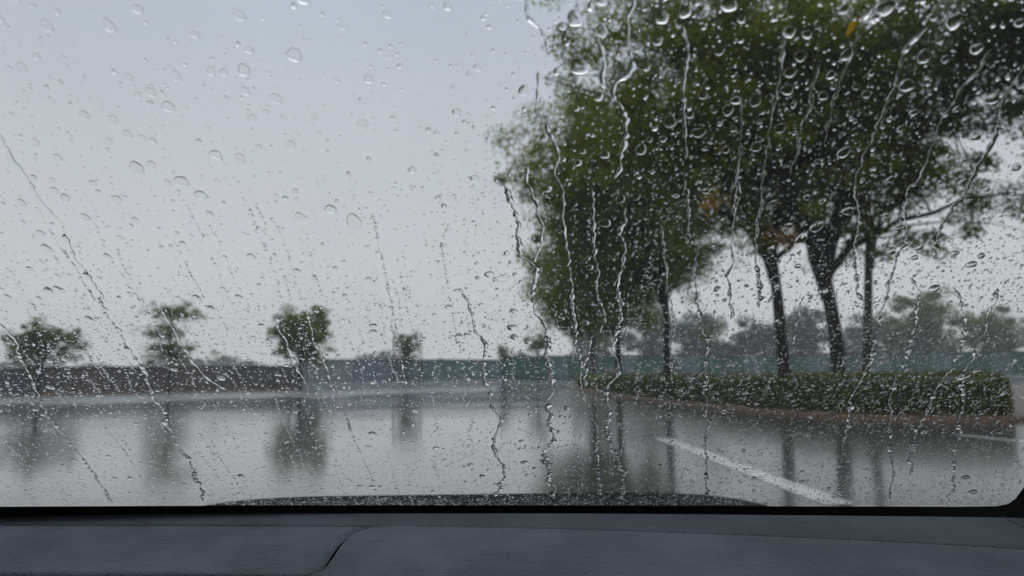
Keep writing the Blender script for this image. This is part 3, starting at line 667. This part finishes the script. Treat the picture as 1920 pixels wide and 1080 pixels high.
# --- rivulets traced down the glass: pixel path, width in pixels, label
RIV = [
 ([(-8, 250), (40, 320), (80, 388), (112, 425), (150, 490), (160, 512), (194, 552), (196, 572), (214, 610), (254, 668), (276, 712), (304, 760), (316, 800), (334, 830), (341, 848), (360, 886), (386, 940)], 8, 'longest slanting water trail, crossing the brown fence from the left edge'),
 ([(-6, 600), (30, 640), (40, 672), (64, 728), (76, 755), (110, 806), (150, 850), (184, 900), (212, 945)], 5.5, 'slanting water trail in front of the leftmost bushy tree'),
 ([(300, 575), (316, 604), (332, 628), (346, 652), (376, 692), (398, 712), (426, 732)], 5, 'short water trail over the sparse tiered tree'),
 ([(514, 588), (534, 630), (546, 656), (556, 682), (574, 720), (580, 742)], 6, 'water trail on the left side of the dense rounded tree'),
 ([(572, 570), (580, 606), (590, 640), (604, 668), (622, 720), (640, 760), (660, 812)], 4.5, 'water trail through the middle of the dense rounded tree'),
 ([(732, 598), (742, 640), (752, 668), (756, 700), (762, 730)], 4.5, 'short water trail over the staked sapling'),
 ([(846, 546), (868, 548), (882, 584), (889, 616), (908, 652), (912, 700), (920, 750), (931, 788), (926, 830), (940, 868), (945, 890), (932, 932)], 7, 'hook topped water trail left of the tiny sapling'),
 ([(945, 342), (950, 382), (965, 420), (965, 458), (995, 498), (1000, 530), (1003, 590), (1026, 636), (1030, 682), (1036, 722), (1033, 780), (1036, 828), (1028, 860), (1038, 936)], 9, 'thick water trail down the left edge of the tree crowns'),
 ([(987, 308), (990, 342), (1001, 382), (1010, 420), (1013, 460), (1001, 494)], 7, 'short bright water trail joining the thick one at the crown edge'),
 ([(1012, 132), (1005, 180), (1005, 210), (1026, 236), (1046, 290), (1045, 322), (1058, 362), (1058, 430), (1066, 500), (1070, 570), (1076, 602), (1076, 642), (1091, 680), (1088, 722), (1110, 780), (1120, 830), (1126, 930)], 6.5, 'long thin water trail beside the thick one, starting in the open sky'),
 ([(1188, -8), (1182, 50), (1188, 122), (1156, 160), (1150, 182), (1166, 212), (1173, 252), (1164, 302), (1159, 336)], 11, 'widest water trail at the top, bright against the tree crowns'),
 ([(1177, 388), (1165, 432), (1171, 470), (1160, 540), (1156, 600), (1150, 650), (1156, 690), (1140, 732), (1145, 770), (1138, 802), (1156, 862), (1171, 942)], 8, 'crooked water trail down past the far end of the hedge'),
 ([(1108, -6), (1122, 60), (1130, 130), (1140, 172), (1148, 184)], 7, 'water trail at the top edge joining the widest one'),
 ([(1112, 350), (1114, 430), (1118, 520), (1126, 570), (1134, 600), (1110, 642), (1098, 690), (1095, 726)], 6, 'water trail that bends left above the hedge tip'),
 ([(1286, 335), (1291, 382), (1290, 430), (1306, 490), (1310, 600), (1326, 640), (1324, 720), (1326, 820), (1324, 940)], 6, 'straight water trail across the hedge, crossing the white line'),
 ([(988, -4), (1000, 40), (1024, 64), (1031, 96)], 6, 'short water trail in the sky at the top, left of the trees'),
 ([(1636, -6), (1612, 60), (1582, 130), (1562, 200), (1547, 270)], 7, 'faint water trail in the upper crown below the yellow leaf'),
 ([(1742, 50), (1692, 100), (1676, 150), (1656, 222), (1640, 262), (1624, 302), (1606, 332), (1605, 380), (1611, 422), (1601, 470), (1612, 524), (1616, 566)], 8, 'long slanting water trail over the upper right crown'),
 ([(1862, 92), (1792, 180), (1762, 240), (1746, 290), (1720, 340), (1700, 362), (1697, 442), (1690, 470), (1676, 512), (1664, 562), (1642, 640), (1620, 702), (1600, 750), (1590, 800), (1578, 862), (1570, 930)], 7, 'very long slanting water trail from the upper right down to the white line'),
 ([(1930, 110), (1882, 190), (1871, 250), (1850, 290), (1822, 332), (1800, 372), (1770, 422), (1750, 486)], 7, 'slanting water trail in the sparse foliage at the right edge'),
 ([(1708, 520), (1726, 552), (1716, 602), (1706, 650), (1690, 692)], 6, 'short curved water trail over the broad hazy tree'),
 ([(1786, 538), (1810, 580), (1806, 632), (1790, 680), (1760, 722), (1732, 782), (1712, 832), (1706, 892)], 6, 'curved water trail across the right part of the hedge'),
 ([(1872, 540), (1856, 600), (1830, 660), (1808, 700), (1806, 780), (1790, 852), (1784, 944)], 6.5, 'water trail down the right end of the hedge'),
 ([(1507, 552), (1500, 600), (1484, 646)], 5, 'very short water trail between the two dark trunks'),
 ([(1281, 45), (1286, 100), (1281, 170), (1286, 245), (1284, 300)], 6, 'water trail in the middle crown, high up'),
 ([(1392, 180), (1386, 300), (1376, 422), (1366, 505), (1370, 600)], 6, 'water trail in the crown left of the straight trunk'),
 ([(1472, 50), (1452, 200), (1438, 300), (1428, 372), (1420, 470), (1424, 580)], 7, 'water trail in the crown down over the top of the straight trunk'),
 ([(1534, 120), (1520, 190), (1500, 260), (1482, 330)], 6, 'water trail beside the forked tree, ending above its trunk'),
 ([(1240, 420), (1250, 500), (1262, 580), (1258, 660), (1262, 720)], 4.5, 'thin water trail along the thin tree trunk'),
 ([(1676, 700), (1668, 790), (1672, 860), (1668, 938)], 5, 'water trail on the pavement below the kerb'),
]
riv_pts = []
def rivulet(path, wpx, label, seed):
    r_ = np.random.default_rng(seed)
    W3 = [on_glass(*p) for p in path]
    C = resample(catmull([(p.x, p.y) for p in W3], 10), 0.0007)
    n = len(C); s = np.arange(n) * 0.0007
    def smooth_noise(freq):
        k = max(4, int(s[-1] * freq) + 3); return np.interp(np.linspace(0, k - 1, n), np.arange(k), r_.normal(size=k))
    Pn, l, d, nr = gl_arr(C)
    depth = (Pn - np.array(EYE)) @ np.array(_F)
    w = wpx * 1.15 * depth / FPX                                     # metres
    lat = smooth_noise(60) * w * 0.42 + smooth_noise(170) * w * 0.24 + smooth_noise(420) * w * 0.10
    bead = 0.72 + 0.22 * smooth_noise(150) + 0.34 * smooth_noise(420)
    pinch = smooth_noise(45); bead = np.where(pinch < -1.2, bead * 0.6, bead)
    bead = np.clip(bead, 0.34, 1.5); tend = np.minimum(1, np.minimum(np.arange(n), np.arange(n)[::-1]) / 5 + 0.03)
    hw = w / 2 * bead * tend; hr = np.clip(np.interp(project(Pn)[:, 1], [250, 750], [0.52, 0.34]) + 0.10 * smooth_noise(110) + 0.12 * smooth_noise(380), 0.14, 0.7)
    T = np.gradient(Pn + l * lat[:, None], axis=0); T /= np.linalg.norm(T, axis=1)[:, None]; B = np.cross(nr, T)
    ctr = Pn + l * lat[:, None] + nr * GAP
    prof = [(a, 1 - a * a) for a in (-1, -.88, -.66, -.4, -.13, .13, .4, .66, .88, 1)]
    V = np.stack([ctr + B * (hw * a)[:, None] + nr * (hw * hr * h)[:, None] for a, h in prof], 1).reshape(-1, 3)
    k = len(prof); base = np.stack([ctr - B * hw[:, None], ctr + B * hw[:, None]], 1).reshape(-1, 3)
    F = grid_faces(n, k, False); Fb = grid_faces(n, 2, True) + len(V)
    o0 = Vector(ctr[-1]); me = np_mesh('water_rivulet', np.concatenate([V, base]) - np.array(o0), [F, Fb], True)
    o = link('water_rivulet', me, M_water, loc=o0); tag(o, label, 'water trail', 'water trails running down the windscreen')
    riv_pts.append(np.concatenate([project(ctr)[::3], (np.full((len(ctr[::3]), 1), wpx))], 1))
for k, (p, w, lab) in enumerate(RIV): rivulet(p, w, lab, 500 + k)
RP = np.concatenate(riv_pts)
def clear_of_rivulets(pp, rpx):
    ok = np.ones(len(pp), bool)
    for c in range(0, len(pp), 2000):
        d = np.sqrt(((pp[c:c + 2000, None, :] - RP[None, :, :2]) ** 2).sum(2)) - RP[None, :, 2] * 0.55
        ok[c:c + 2000] = d.min(1) > rpx[c:c + 2000]
    return ok

# --- large drops: objects of their own sharing a few meshes
variants = []
for k in range(8):
    r_ = np.random.default_rng(900 + k); V, T3, Q = cap_template(20, 6)
    a = np.arctan2(V[:, 1], V[:, 0]); ph = r_.uniform(0, 6.28, 4)
    f = 1 + 0.09 * np.sin(2 * a + ph[0]) + 0.06 * np.sin(3 * a + ph[1]) + 0.035 * np.sin(5 * a + ph[2])
    W = V * np.stack([f, f, np.ones_like(f)], 1)
    W[:, 2] *= 1 + 0.22 * V[:, 1]                             # sagging towards the lower end (+y is down the slope)
    me = np_mesh('raindrop', W, [T3, Q], True); me.materials.append(M_water); variants.append(me)
hand = [(1087, 125, 36), (450, 297, 22), (552, 103, 26), (376, 366, 22), (1660, 15, 30), (1788, 40, 31), (1732, 106, 25), (1588, 62 + 40, 24), (1700, 160, 28), (1582, 285, 24), (1480, 60, 22), (1501, 105, 22), (1482, 135, 22), (1365, 206, 22), (1418, 275, 20),
        (1416, 188, 22), (1256, 228, 24), (1202, 280, 22), (1134, 290, 18), (1134, 418, 22), (1192, 369, 16), (1128, 58, 22), (1078, 35, 30), (1285, 20, 26), (1366, 8, 32), (1020, 258, 16), (890, 335, 16), (545, 271, 18), (680, 232, 18), (88, 48, 22), (205, 48, 22), (40, 127, 22), (240, 145, 20), (330, 142, 20), (316, 200, 22),
        (283, 172, 18), (212, 224, 18), (108, 295, 14), (67, 267, 15), (122, 371, 18), (110, 475 + 68, 18), (420, 130 + 6, 16), (405, 290, 22), (340, 340, 26), (315, 344, 14), (620, 392, 22), (562, 405, 18), (1503, 446, 24), (1672, 471, 18), (1723, 464, 16), (1821, 496, 20), (1752, 541, 20), (1790, 475, 16), (1543, 546, 22),
        (1062, 765, 12), (904, 893, 12), (1002, 878, 11), (778, 770, 14), (698, 813, 15), (698, 862 + 50, 12), (978, 827, 11), (1824, 923, 18), (1810, 896, 18), (1413, 897, 13), (1503, 903, 14), (140, 863, 13), (452, 893, 14), (918, 515, 18), (960, 614, 18), (964, 632, 16), (990, 640, 16), (860, 630, 16), (876, 628, 14),
        (1808, 705, 24), (1860, 185, 26), (1380, 188, 20), (700, 622, 14), (368, 558, 16), (448, 557, 14), (90, 545, 18), (167, 598, 15), (200, 480, 14), (1590, 395, 22), (1476, 168, 22), (1463, 240, 20)]
big = [(px, py, w) for px, py, w in hand]
tries = 0
HP = [(a, b, c) for a, b, c in big]
while len(big) < 296 and tries < 20000:
    tries += 1
    px, py = random.uniform(-20, 1940), random.uniform(-10, 935)
    right = px > 1010
    prob = (1.0 if right else 0.62) if py < 560 else 0.42
    if random.random() > prob: continue
    base = 16.5 - 7.5 * max(0, py) / 940
    w = base * random.lognormvariate(0, 0.28) * (1.0 if right else 0.92); w = min(w, 30)
    if any((px - a) ** 2 + (py - b) ** 2 < ((w + c) * 0.62) ** 2 for a, b, c in HP): continue
    if not clear_of_rivulets(np.array([[px, py]]), np.array([w * 0.6]))[0]: continue
    HP.append((px, py, w)); big.append((px, py, w))
def drop_label(px, py):
    crown = px > 1010 and py < 560
    if crown and px < 1380: return 'large clear raindrop on the glass over the left half of the big crowns', 'raindrops over the left half of the big crowns'
    if crown: return 'large clear raindrop on the glass over the right half of the big crowns', 'raindrops over the right half of the big crowns'
    if py < 280: return 'large clear raindrop on the upper glass against plain grey sky', 'raindrops against the upper sky'
    if py < 560: return 'large clear raindrop on the middle glass against plain grey sky', 'raindrops against the lower sky'
    if py < 740: return ('large clear raindrop on the glass over the hedge, trunks and far trees', 'raindrops over the hedge and trunks') if px > 1040 else ('large clear raindrop on the glass over the fence and young trees', 'raindrops over the fence')
    return ('large clear raindrop on the glass over the right hand wet pavement', 'raindrops over the right hand pavement') if px > 1040 else ('large clear raindrop on the glass over the left hand wet pavement', 'raindrops over the left hand pavement')
SPECIAL = {
 (1087, 125): 'biggest round raindrop at the left edge of the big crowns, high up', (450, 297): 'wide oval raindrop low in the open grey sky, left of centre',
 (552, 103): 'wide flat raindrop high in the open sky, near the middle', (376, 366): 'flat oval raindrop in the lower left sky with a dark upper rim',
 (1660, 15): 'large flattened raindrop at the top edge right of the yellow leaf', (1788, 40): 'largest raindrop in the upper right corner of the glass',
 (1732, 106): 'large slanted raindrop below the largest one in the upper right corner', (1590, 395): 'pale raindrop over the fork of the thickest trunk',
 (1808, 705): 'flat bright raindrop sitting on the top line of the hedge', (1543, 546): 'dark ringed raindrop on the thickest trunk just below the crowns',
 (1824, 923): 'raindrop nearest the lower right corner of the glass', (1078, 35): 'large pale raindrop at the top left corner of the big crowns'}
BIGP = []
for k, (px, py, w) in enumerate(big):
    p = on_glass(px, py, GAP); dep = (p - EYE).dot(_F); rad = w * dep / FPX / 2
    l, d, n = gframe(p.x); o = bpy.data.objects.new('raindrop', variants[k % 8]); COL.objects.link(o)
    st_ = random.uniform(0.95, 1.25); rot = random.uniform(-.35, .35)
    ll = l * math.cos(rot) + d * math.sin(rot); dd = d * math.cos(rot) - l * math.sin(rot)
    hgt = rad * random.uniform(0.16, 0.30)
    X, Y, Z = ll * rad, dd * rad * st_, n * hgt
    if X.cross(Y).dot(Z) < 0: X = -X
    o.matrix_world = Matrix(((X.x, Y.x, Z.x, p.x), (X.y, Y.y, Z.y, p.y), (X.z, Y.z, Z.z, p.z), (0, 0, 0, 1)))
    lab, grp = drop_label(px, py); lab = SPECIAL.get((px, py), lab); tag(o, lab, 'raindrop', grp); BIGP.append((px, py, w))
BIGP = np.array(BIGP)

# --- countless fine droplets: one scattered mass
def fine_drops():
    r_ = np.random.default_rng(77)
    n = 170000
    y = YB - r_.random(n) * 0.60; x = XC + (r_.random(n) * 2 - 1) * (HW0 - 0.02)
    Pn = gl_arr(np.stack([x, y], 1))[0]; pp = project(Pn)
    inn_ = (pp[:, 0] > -60) & (pp[:, 0] < 1980) & (pp[:, 1] > -40) & (pp[:, 1] < 947)
    x, y, pp = x[inn_], y[inn_], pp[inn_]
    d0 = 0.00094 * np.exp(r_.normal(size=len(x)) * 0.50)      # diameter, m
    right = 1 / (1 + np.exp(-(pp[:, 0] - 1000) / 90))
    v = np.clip(pp[:, 1] / 940, 0, 1)
    dens = 0.11 + 0.27 * v + right * 0.38
    patch = 0.5 + 0.5 * np.sin(x * 23 + 3 * np.sin(y * 17)) * np.sin(y * 29 + 2 * np.sin(x * 13)); dens *= 0.55 + 0.65 * patch
    dens += np.clip((pp[:, 1] - 560) / 60, 0, 1) * np.clip((800 - pp[:, 1]) / 60, 0, 1) * 0.20
    keep = r_.random(len(x)) < dens
    x, y, d0 = x[keep], y[keep], d0[keep]
    d0 = d0 * (1 + 0.18 * np.clip((pp[keep][:, 1] - 450) / 250, 0, 1))
    xs, ys, ds = [x], [y], [d0]
    # dotted trails left by drops that have run down
    for k in range(250):
        px, py = r_.uniform(-260, 1960), 880 - 560 * r_.random() ** 1.5
        if px > 760 and r_.random() < 0.6: continue
        strong = k % 4 == 0 and px < 900
        p = on_glass(px, py); L = r_.uniform(.03, .20); m_ = int(L / (r_.uniform(.0009, .0013) if strong else r_.uniform(.0017, .0034)))
        t = np.sort(r_.random(m_)) * L; wob = np.cumsum(r_.normal(size=m_)) * (0.00022 if strong else 0.0005)
        xs.append(p.x + wob + (p.x - XC) * 0.04 * t); ys.append(p.y + t * 0.82); ds.append(0.00105 * np.exp(r_.normal(size=m_) * .45))
    # mist along the foot of the glass
    m_ = 5200; px = r_.uniform(-30, 1915, m_); py = 947 - np.abs(r_.normal(size=m_)) * 9
    G = np.array([tuple(on_glass(a, b))[:2] for a, b in zip(px, py)])
    xs.append(G[:, 0]); ys.append(G[:, 1]); ds.append(0.0009 * np.exp(r_.normal(size=m_) * .3))
    x, y, d0 = np.concatenate(xs), np.concatenate(ys), np.concatenate(ds)
    Pn, l, d, nr = gl_arr(np.stack([x, y], 1)); pp = project(Pn); dep = (Pn - np.array(EYE)) @ np.array(_F)
    rp = d0 / 2 * FPX / dep
    ok = (y < YB) & clear_of_rivulets(pp, rp + .5)
    for c in range(0, len(pp), 3000):
        dd = np.sqrt(((pp[c:c + 3000, None, :] - BIGP[None, :, :2]) ** 2).sum(2)) - BIGP[None, :, 2] * 0.56
        ok[c:c + 3000] &= dd.min(1) > 0.5
    Pn, l, d, nr, d0 = Pn[ok], l[ok], d[ok], nr[ok], d0[ok]; n = len(Pn)
    V, T3, Q = cap_template(8, 3); a = np.arctan2(V[:, 1], V[:, 0])
    ph = r_.uniform(0, 6.28, (n, 2)); am = r_.uniform(.05, .22, (n, 2))
    f = 1 + am[:, :1] * np.sin(2 * a[None] + ph[:, :1]) + am[:, 1:] * .6 * np.sin(3 * a[None] + ph[:, 1:])
    rad = d0[:, None] / 2; h = rad * r_.uniform(.26, .56, (n, 1)); stx = r_.uniform(.85, 1.4, (n, 1))
    X = V[None, :, 0] * f * rad; Y = V[None, :, 1] * f * rad * stx; Z = V[None, :, 2] * h * (1 + .2 * V[None, :, 1])
    W = Pn[:, None] + nr[:, None] * (Z + GAP)[..., None] + l[:, None] * X[..., None] + d[:, None] * Y[..., None]
    k = np.arange(n)[:, None, None] * len(V)
    hand_ok = np.dot(np.cross(l[0], d[0]), nr[0]) > 0
    t3 = (T3[None] + k).reshape(-1, 3); q4 = (Q[None] + k).reshape(-1, 4)
    if not hand_ok: t3, q4 = t3[:, ::-1], q4[:, ::-1]
    o = link('rain_droplets', np_mesh('rain_droplets', W.reshape(-1, 3), [t3, q4], True), M_water)
    tag(o, 'fine rain droplets covering the outside of the windscreen', 'raindrops', kind='stuff'); print('fine drops', n)
fine_drops()

# yellow leaf stuck to the wet glass
def glass_leaf():
    p = on_glass(1598, 52, 0.0012); l, d, n = gframe(p.x); ax = (on_glass(1606, 36) - on_glass(1589, 70)); L = ax.length * 1.02; ax.normalize(); bx_ = ax.cross(n).normalized()
    V = []; N_ = 13
    for i in range(N_):
        t = i / (N_ - 1); w = L * 0.15 * math.sin(math.pi * t) ** .8 * (1 - .25 * t) + .00015
        for s, z in ((-1, .0006), (-.5, .0002), (0, 0), (.5, .0002), (1, .0006)):
            V.append(tuple(ax * (t - .5) * L + bx_ * w * s + n * (z + .0008 * math.sin(t * 4))))
    n0 = len(V); V += [tuple(Vector(q) - n * .0003) for q in V]
    o = link('fallen_leaf', np_mesh('fallen_leaf', V, [grid_faces(N_, 5), grid_faces(N_, 5, True) + n0], True), M_yellow2, loc=p)
    tag(o, 'small yellow leaf stuck on the wet windscreen', 'leaf')
glass_leaf()

# ------------------------------------------------------------------ rain haze in the air
hz = MB(); hz.box((10, 190, 14.2), (620, 460, 30.4)); M_h = bpy.data.materials.new('rain_haze'); M_h.use_nodes = True
t_ = M_h.node_tree; t_.nodes.remove(t_.nodes['Principled BSDF']); pv = t_.nodes.new('ShaderNodeVolumePrincipled')
pv.inputs['Color'].default_value = (0.93, 0.965, 0.97, 1); pv.inputs['Density'].default_value = 0.0011; pv.inputs['Anisotropy'].default_value = 0.0
t_.links.new(pv.outputs[0], t_.nodes['Material Output'].inputs['Volume'])
hzo = hz.build('haze', M_h); tag(hzo, 'thin grey rain haze filling the air', kind='stuff')
